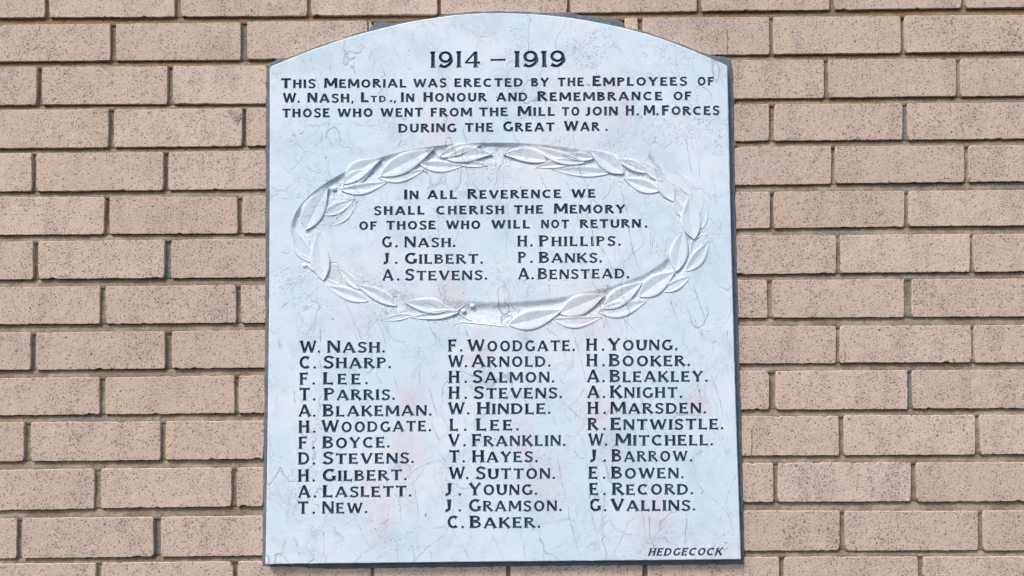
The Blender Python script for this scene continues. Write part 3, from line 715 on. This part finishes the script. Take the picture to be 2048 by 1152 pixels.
def stem(Z, P, r=0.0013, dep=0.002, name='stem'):
    P = [Z(*p) for p in P]; P = crom(P, 5); V, Fc = [], []; n = 8
    W3 = [at(p[0], p[1], TAB_Y) for p in P]
    for i, p in enumerate(W3):
        a = W3[max(i - 1, 0)]; b_ = W3[min(i + 1, len(W3) - 1)]; d = Vector((b_.x - a.x, 0, b_.z - a.z)); d.normalize(); nn = Vector((-d.z, 0, d.x))
        rr = r * (0.6 + 0.4 * i / len(W3))
        for k in range(n):
            an = 2 * math.pi * k / n
            V.append(Vector((p.x, TAB_Y + dep, p.z)) + nn * math.cos(an) * rr + Vector((0, -1, 0)) * math.sin(an) * rr - tab_o)
    for i in range(len(W3) - 1):
        for k in range(n): Fc.append((i * n + k, i * n + (k + 1) % n, (i + 1) * n + (k + 1) % n, (i + 1) * n + k))
    return mesh_obj(name, V, Fc, M_leaf, wreath, smooth=True)
def berry(Z, c_, r, dep=0.0026):
    p = Z(*c_); q = at(p[0], p[1], TAB_Y); rr = r / 4.609 * .00083; V, Fc = [], []; n, m = 14, 7
    for i in range(m + 1):
        a = math.pi / 2 * i / m * 1.25
        for k in range(n):
            b_ = 2 * math.pi * k / n; V.append(T3(q.x + rr * math.sin(a) * math.cos(b_), q.z + rr * math.sin(a) * math.sin(b_), TAB_Y + dep - rr * .75 * math.cos(a)))
    for i in range(m):
        for k in range(n): Fc.append((i * n + k, (i + 1) * n + k, (i + 1) * n + (k + 1) % n, i * n + (k + 1) % n))
    return mesh_obj('berry', V, Fc, M_leaf, wreath, smooth=True)

#     frame  base          tip          half widths (left, right of travel), bend, sink
LEAVES = [
 # left side rising to the top (drawn back to front)
 (ZC, (300, 345), (120, 20), 60, 85, 40, .0012), (ZA, (470, 830), (715, 610), 40, 50, -14, .0016), (ZA, (400, 735), (690, 590), 62, 48, -12, .0009),
 (ZA, (580, 480), (850, 330), 80, 60, 10, .0014), (ZA, (560, 505), (995, 430), 45, 62, -18, .0006), (ZA, (905, 395), (1335, 318), 50, 55, -25, .0010),
 (ZA, (590, 450), (928, 228), 88, 82, 30, .0002), (ZA, (235, 875), (443, 488), 115, 92, 8, 0.0), (ZA, (1285, 265), (1690, 285), 55, 55, -18, .0010),
 (ZA, (1640, 265), (1915, 285), 45, 24, 0, .0014), (ZA, (1470, 200), (1850, 95), 56, 50, 14, .0012), (ZA, (930, 378), (1418, 128), 92, 88, 6, 0.0),
 (ZA, (1540, 225), (1955, 180), 88, 62, 16, .0002),
 # right side, tips toward the top centre
 (ZB, (700, 250), (330, 300), 32, 60, 0, .0014), (ZB, (1010, 350), (480, 318), 42, 62, 10, .0012), (ZB, (860, 215), (585, 195), 35, 50, 0, .0010),
 (ZB, (430, 240), (30, 180), 48, 95, -8, .0002), (ZB, (780, 255), (275, 90), 52, 62, 30, .0004), (ZB, (1350, 345), (1070, 225), 45, 55, -8, .0012),
 (ZB, (1140, 352), (822, 145), 82, 88, -6, 0.0), (ZB, (1465, 515), (1140, 400), 62, 66, 8, .0008), (ZB, (1600, 610), (1425, 330), 65, 75, 0, .0008),
 (ZB, (1800, 560), (1590, 340), 55, 70, 0, .0018), (ZB, (1790, 960), (1742, 565), 92, 92, 12, .0004),
 (ZB, (1500, 420), (1290, 250), 40, 60, 6, .0016), (ZB, (1700, 760), (1600, 560), 50, 40, 6, .0014), (ZB, (1860, 860), (1880, 620), 60, 40, -6, .0014),
 # lower right
 (ZD, (1715, 425), (1928, 140), 60, 66, -14, .0006), (ZD, (1490, 610), (1760, 470), 50, 50, -10, .0010), (ZD, (1620, 430), (1695, 35), 82, 82, 4, 0.0),
 (ZD, (905, 800), (1350, 700), 85, 75, -24, .0006), (ZD, (495, 870), (940, 845), 48, 66, -30, .0010), (ZD, (1285, 658), (1612, 432), 88, 92, 6, 0.0),
 (ZD, (955, 770), (1315, 530), 82, 84, 6, .0002), (ZD, (555, 815), (965, 645), 92, 96, 4, 0.0), (ZD, (80, 920), (572, 785), 92, 88, -14, 0.0),
 # lower left, tips toward the left
 (ZC, (420, 470), (150, 250), 40, 40, 0, .0018), (ZC, (735, 590), (545, 400), 45, 40, 0, .0014), (ZC, (810, 700), (430, 560), 55, 62, 8, .0010),
 (ZC, (1075, 745), (700, 550), 52, 66, -4, .0008), (ZC, (1215, 835), (930, 880), 26, 34, 0, .0014), (ZC, (1560, 780), (1150, 715), 55, 92, 10, .0006),
 (ZC, (1650, 800), (1205, 855), 40, 48, 6, .0006), (ZC, (400, 510), (350, 68), 92, 88, 6, .0002),
]
for (Z, b_, t_, a1, a2, bd, tp) in LEAVES: leaf(Z, b_, t_, a1, a2, bd, tp * .5)
stem(ZC, [(300, 100), (262, 160), (262, 250), (285, 340), (380, 470), (500, 530), (640, 612), (800, 695), (1000, 775), (1215, 828)], .0014, .0022)
stem(ZA, [(250, 875), (330, 780), (440, 650), (560, 560), (700, 470)], .0014, .0030); stem(ZD, [(1700, 415), (1755, 300), (1772, 150), (1850, 60), (1890, 40)], .0014, .0016)
stem(ZA, [(290, 905), (340, 860), (395, 822)], .0016, .0020); stem(ZA, [(490, 580), (492, 500)], .0011, .0024); stem(ZC, [(300, 372), (235, 375)], .0015, .0014)
stem(ZD, [(1790, 130), (1850, 100), (1900, 62)], .0012, .0014)
stem(ZC, [(1620, 800), (1700, 735), (1795, 640)], .0012, .0018); stem(ZC, [(1620, 790), (1700, 850), (1760, 880)], .0014, .0014)
stem(ZC, [(1580, 940), (1660, 898), (1850, 912), (2028, 930), (2100, 936)], .0015, .0008); stem(ZC, [(2028, 930), (2200, 905), (2400, 930)], .0012, .0012)
for Z, c_, r in [(ZA, (1345, 335), 24), (ZA, (495, 495), 28), (ZA, (397, 818), 22), (ZC, (225, 375), 30), (ZC, (1775, 745), 26), (ZD, (1890, 90), 22), (ZC, (1690, 795), 24), (ZB, (1330, 300), 24)]: berry(Z, c_, r)

# ---------------- hair cracks and veins of this very slab, traced
VEINS = [
 (ZA, [(380, 0), (375, 60), (310, 100)]), (ZA, [(140, 0), (170, 90), (225, 150), (185, 240), (110, 310), (75, 360)]), (ZA, [(225, 150), (300, 160), (370, 210)]),
 (ZA, [(0, 590), (120, 580), (230, 570)]), (ZA, [(1750, 0), (1740, 80), (1700, 230), (1665, 370), (1690, 500), (1760, 620)]), (ZA, [(1120, 40), (1080, 140)]),
 (ZA, [(1390, 660), (1465, 760), (1460, 900), (1490, 1000)]), (ZB, [(555, 40), (530, 130), (505, 200)]), (ZB, [(1310, 10), (1385, 110), (1380, 180), (1320, 250)]), (ZB, [(1385, 110), (1435, 40)]),
 (ZB, [(1680, 0), (1590, 70), (1480, 150)]), (ZB, [(1720, 0), (1745, 250), (1790, 400)]), (ZB, [(1835, 200), (1840, 420)]), (ZB, [(1040, 390), (1000, 540), (930, 600)]), (ZB, [(1100, 440), (1180, 760), (1200, 960), (1250, 1150)]),
 (ZB, [(1430, 860), (1410, 1000), (1385, 1130)]), (ZB, [(900, 1000), (980, 1130)]), (ZB, [(30, 0), (20, 250), (40, 500), (70, 700), (60, 1000), (70, 1150)]), (ZB, [(340, 310), (400, 440), (480, 600)]),
 (ZB, [(1460, 520), (1460, 650)]), (ZB, [(1470, 520), (1560, 620), (1680, 700)]), (ZB, [(1590, 420), (1560, 520)]), (ZB, [(1930, 760), (2028, 870)]),
 (ZC, [(0, 245), (60, 260), (110, 240)]), (ZC, [(375, 540), (320, 610), (180, 720)]), (ZC, [(580, 650), (640, 790), (760, 1070)]), (ZC, [(850, 730), (880, 820), (960, 1050)]), (ZC, [(905, 750), (925, 850), (1010, 1020)]),
 (ZC, [(1290, 670), (1380, 930), (1500, 1150)]), (ZC, [(1445, 520), (1480, 620), (1540, 770)]), (ZC, [(1700, 920), (1730, 1040)]), (ZC, [(370, 830), (375, 1100)]), (ZC, [(0, 440), (110, 380)]), (ZC, [(0, 770), (60, 720), (100, 680)]),
 (ZD, [(70, 460), (140, 600), (165, 750), (225, 930), (240, 1080)]), (ZD, [(330, 800), (355, 910)]), (ZD, [(655, 860), (680, 1000), (730, 1150)]), (ZD, [(1110, 820), (1160, 900), (1165, 1090)]), (ZD, [(1160, 880), (1270, 1010)]),
 (ZD, [(920, 830), (960, 930), (920, 1040)]), (ZD, [(1560, 660), (1620, 850)]), (ZD, [(1780, 560), (1830, 690), (1890, 880)]), (ZD, [(1830, 660), (1740, 710)]), (ZD, [(1780, 830), (1840, 980), (1870, 1060)]),
 (ZD, [(1740, 520), (1760, 590), (1850, 650)]), (ZD, [(410, 930), (480, 1010)]), (ZD, [(670, 970), (720, 920), (830, 910)]), (ZD, [(1000, 540), (900, 660), (850, 770)]), (ZD, [(450, 480), (460, 640)]),
 (ZD, [(1180, 0), (1210, 180), (1250, 330), (1300, 430)]), (ZD, [(930, 180), (1000, 330), (1060, 460)]), (ZD, [(1400, 0), (1380, 240)]), (ZD, [(840, 0), (860, 120), (840, 200)]), (ZD, [(1990, 230), (2040, 330)]),
]
def ZE(x, y): return (500 + x / 4.096, 900 + y / 4.096)
def ZF(x, y): return (1000 + x / 4.096, 900 + y / 4.096)
def ZG(x, y): return (1040 + x / 4.452, 660 + y / 4.452)
def ZH(x, y): return (560 + x / 4.6545, 660 + y / 4.6545)
def ZI(x, y): return (540 + x / 4.43, 20 + y / 4.43)
VEINS += [
 (ZE, [(1550, 85), (1400, 130), (1300, 210), (1240, 270), (1220, 400), (1240, 560), (1210, 605), (1140, 590)]), (ZE, [(1140, 560), (1080, 620), (1030, 680), (1090, 720)]), (ZE, [(480, 480), (530, 570)]),
 (ZE, [(490, 600), (530, 650), (600, 680), (600, 900)]), (ZE, [(870, 570), (930, 700), (990, 800), (1030, 770)]), (ZE, [(990, 800), (900, 880), (830, 930)]), (ZE, [(1350, 250), (1360, 400), (1390, 540)]), (ZE, [(300, 700), (240, 900)]),
 (ZE, [(360, 700), (420, 900)]), (ZE, [(1200, 780), (1215, 930)]), (ZE, [(1600, 690), (1450, 800), (1350, 910)]), (ZE, [(1650, 650), (1740, 780), (1790, 900)]), (ZE, [(1970, 660), (2048, 840)]), (ZE, [(780, 610), (860, 560), (890, 520)]),
 (ZE, [(1040, 900), (1090, 850)]), (ZE, [(1290, 830), (1330, 770)]), (ZE, [(1480, 830), (1490, 920)]), (ZE, [(1550, 20), (1620, 120)]),
 (ZF, [(150, 640), (190, 760), (205, 900)]), (ZF, [(470, 0), (500, 220), (540, 380), (590, 640), (660, 880)]), (ZF, [(700, 0), (730, 280), (740, 480), (780, 640), (830, 880)]), (ZF, [(1590, 230), (1660, 330), (1730, 390), (1850, 500), (1900, 600)]),
 (ZF, [(1960, 160), (1910, 260), (1850, 430), (1890, 520), (1950, 560)]), (ZF, [(1220, 520), (1225, 700), (1190, 760)]), (ZF, [(1530, 500), (1520, 740), (1545, 800)]), (ZF, [(1040, 640), (960, 800), (930, 890)]), (ZF, [(1010, 690), (1150, 690)]),
 (ZF, [(1830, 0), (1890, 50)]), (ZF, [(1190, 760), (1250, 770), (1260, 830)]), (ZF, [(1340, 700), (1400, 790)]), (ZF, [(400, 820), (540, 770)]), (ZF, [(600, 0), (660, 70), (710, 60)]),
 (ZG, [(270, 0), (360, 100), (350, 200)]), (ZG, [(460, 0), (520, 190), (560, 330), (590, 500)]), (ZG, [(340, 420), (400, 500)]), (ZG, [(430, 690), (370, 600)]), (ZG, [(430, 690), (510, 620), (590, 480)]), (ZG, [(430, 690), (570, 810)]),
 (ZG, [(500, 870), (560, 1000), (580, 1069)]), (ZG, [(1700, 400), (1760, 560), (1820, 800)]), (ZG, [(1850, 0), (1850, 90), (1900, 200)]), (ZG, [(1610, 0), (1630, 60)]), (ZG, [(1570, 460), (1610, 620)]), (ZG, [(800, 700), (740, 830)]), (ZG, [(220, 560), (270, 700)]), (ZG, [(0, 560), (100, 700)]),
 (ZH, [(380, 0), (370, 250), (390, 420)]), (ZH, [(1200, 200), (1300, 330), (1290, 560)]), (ZH, [(950, 0), (990, 160)]), (ZH, [(1380, 540), (1430, 680), (1470, 840)]), (ZH, [(1410, 880), (1500, 1050)]), (ZH, [(1250, 100), (1360, 270), (1450, 500)]), (ZH, [(1060, 380), (1090, 560)]),
 (ZH, [(130, 560), (140, 700)]), (ZH, [(890, 400), (960, 520)]), (ZH, [(1420, 0), (1560, 230)]), (ZH, [(1730, 0), (1760, 60)]),
 (ZI, [(360, 400), (380, 520), (440, 700), (470, 790)]), (ZI, [(520, 470), (540, 570)]), (ZI, [(740, 440), (750, 600)]), (ZI, [(900, 350), (870, 450)]), (ZI, [(530, 960), (490, 1150)]), (ZI, [(1000, 690), (950, 750)]), (ZI, [(900, 960), (850, 1010)]), (ZI, [(470, 1100), (450, 1150)]), (ZI, [(1520, 250), (1500, 340)]),
 (ZI, [(1890, 470), (1840, 500), (1830, 560)]), (ZI, [(350, 100), (348, 102)]),
]
def veins():
    V, Fc = [], []; rg = random.Random(3)
    # where the channel is cut away the veins follow its bed, so they are laid only on the flat face there
    def in_ring(p):
        dx, dy = p[0] - EC[0], p[1] - EC[1]
        return (dx / RO[0]) ** 2 + (dy / RO[1]) ** 2 < 1.03 and (dx / RI[0]) ** 2 + (dy / RI[1]) ** 2 > 0.97
    for Z, P in VEINS:
        P = crom([Z(*p) for p in P], 8); w0 = rg.uniform(.00028, .00055); prev = None; sd_ = rg.uniform(0, 99)
        D = []
        for i in range(len(P) - 1):
            n = max(1, int(math.dist(P[i], P[i + 1]) / 2.2))
            for k in range(n): D.append((P[i][0] + (P[i + 1][0] - P[i][0]) * k / n, P[i][1] + (P[i + 1][1] - P[i][1]) * k / n))
        N_ = len(D)
        for i, p in enumerate(D):
            j = (p[0] + 1.7 * fbm(i * .16, sd_) + .6 * fbm(i * .9, sd_ + 4), p[1] + 1.0 * fbm(i * .16, sd_ + 40))
            if in_ring(j): prev = None; continue
            q = at(j[0], j[1], TAB_Y); u = i / max(1, N_ - 1)
            ww = w0 * min(1, 6 * u + .2, 6 * (1 - u) + .2) * (1 + .9 * fbm(i * .35, sd_ + 11)); ww = max(ww, .00008)
            a = D[max(i - 1, 0)]; b_ = D[min(i + 1, N_ - 1)]; t = Vector((b_[0] - a[0], a[1] - b_[1]));
            if t.length < 1e-6: prev = None; continue
            t.normalize()
            i0 = len(V); V.append(T3(q.x - t.y * ww, q.z + t.x * ww, TAB_Y - .00006)); V.append(T3(q.x + t.y * ww, q.z - t.x * ww, TAB_Y - .00006))
            if prev is not None and fbm(i * .22, sd_ + 60) > -.42: Fc.append((prev, i0, i0 + 1, prev + 1))
            prev = i0
    V2_ = [(v.x, v.z) for v in V]
    Fc = [fix_wind(V2_, f) for f in Fc]
    o = mesh_obj('vein', V, Fc, M_vein, tab); o['kind'] = 'stuff'; o['label'] = 'thin grey veins and hair cracks across the marble'
veins()

# ---------------- grey cement that beds the tablet on the bricks
BED = [(524, 1133), (526.5, 1000), (529, 780), (530.5, 560), (531, 400), (531.5, 200), (532.5, 142), (540, 126), (556, 117.5), (577, 114.5), (586, 110.5), (629, 94), (700, 70.5), (712, 65), (734, 60.5), (739, 58), (742, 52), (746, 50), (748, 45), (756, 44), (790, 45), (820, 42), (862, 39), (880, 31),
       (905, 26.3), (950, 22.5), (1000, 21.8), (1071, 24.5), (1110, 25), (1140, 24), (1165, 31), (1200, 33), (1232, 37), (1246, 44), (1251, 54), (1292, 63.7), (1344, 80.5), (1401, 103.5), (1425, 111), (1452, 114), (1462, 119), (1466, 140), (1467, 190), (1471, 199), (1468, 208), (1468.5, 278), (1473, 289), (1469, 297),
       (1470, 366), (1471, 379), (1472, 455), (1473, 469), (1475, 550), (1478, 700), (1480, 735), (1481.5, 780), (1484.5, 900), (1487.5, 1010), (1489.5, 1129), (1400, 1130.5), (1200, 1131.5), (1000, 1133.5), (800, 1136), (700, 1138), (640, 1138), (600, 1134.5)]
def bedding():
    P = densify(BED, 4.0); P3 = []
    for i, (x, y) in enumerate(P):
        p = at(x, y, -0.001); s = 0.0011 if y > 20 else 0.001
        P3.append((p.x + s * fbm(p.x * 75, p.z * 75, 2.2), p.z + s * fbm(p.x * 75, p.z * 75, 9.2)))
    N_ = loop_normals(P3)
    if N_[0].dot(Vector((cx_ - P3[0][0], cz_ - P3[0][1]))) < 0: N_ = [-v for v in N_]
    V, Fc = [], []; n = len(P3)
    for off, y in ((0.0, 0.0035), (0.0, -0.0001), (0.0012, -0.0013), (0.005, -0.0018)):
        for p, v in zip(P3, N_): V.append(T3(p[0] + v.x * off, p[1] + v.y * off, y + 0.0003 * fbm(p[0] * 130, p[1] * 130, off * 900)))
    for r in range(3):
        for i in range(n):
            k = (i + 1) % n; Fc.append((r * n + i, r * n + k, (r + 1) * n + k, (r + 1) * n + i))
    Fc.append(tuple(3 * n + i for i in range(n))[::-1])
    o = mesh_obj('cement_bedding', V, Fc, M_cement, tab); o['label'] = 'rough blue-grey cement bedding showing round the edge'
bedding()
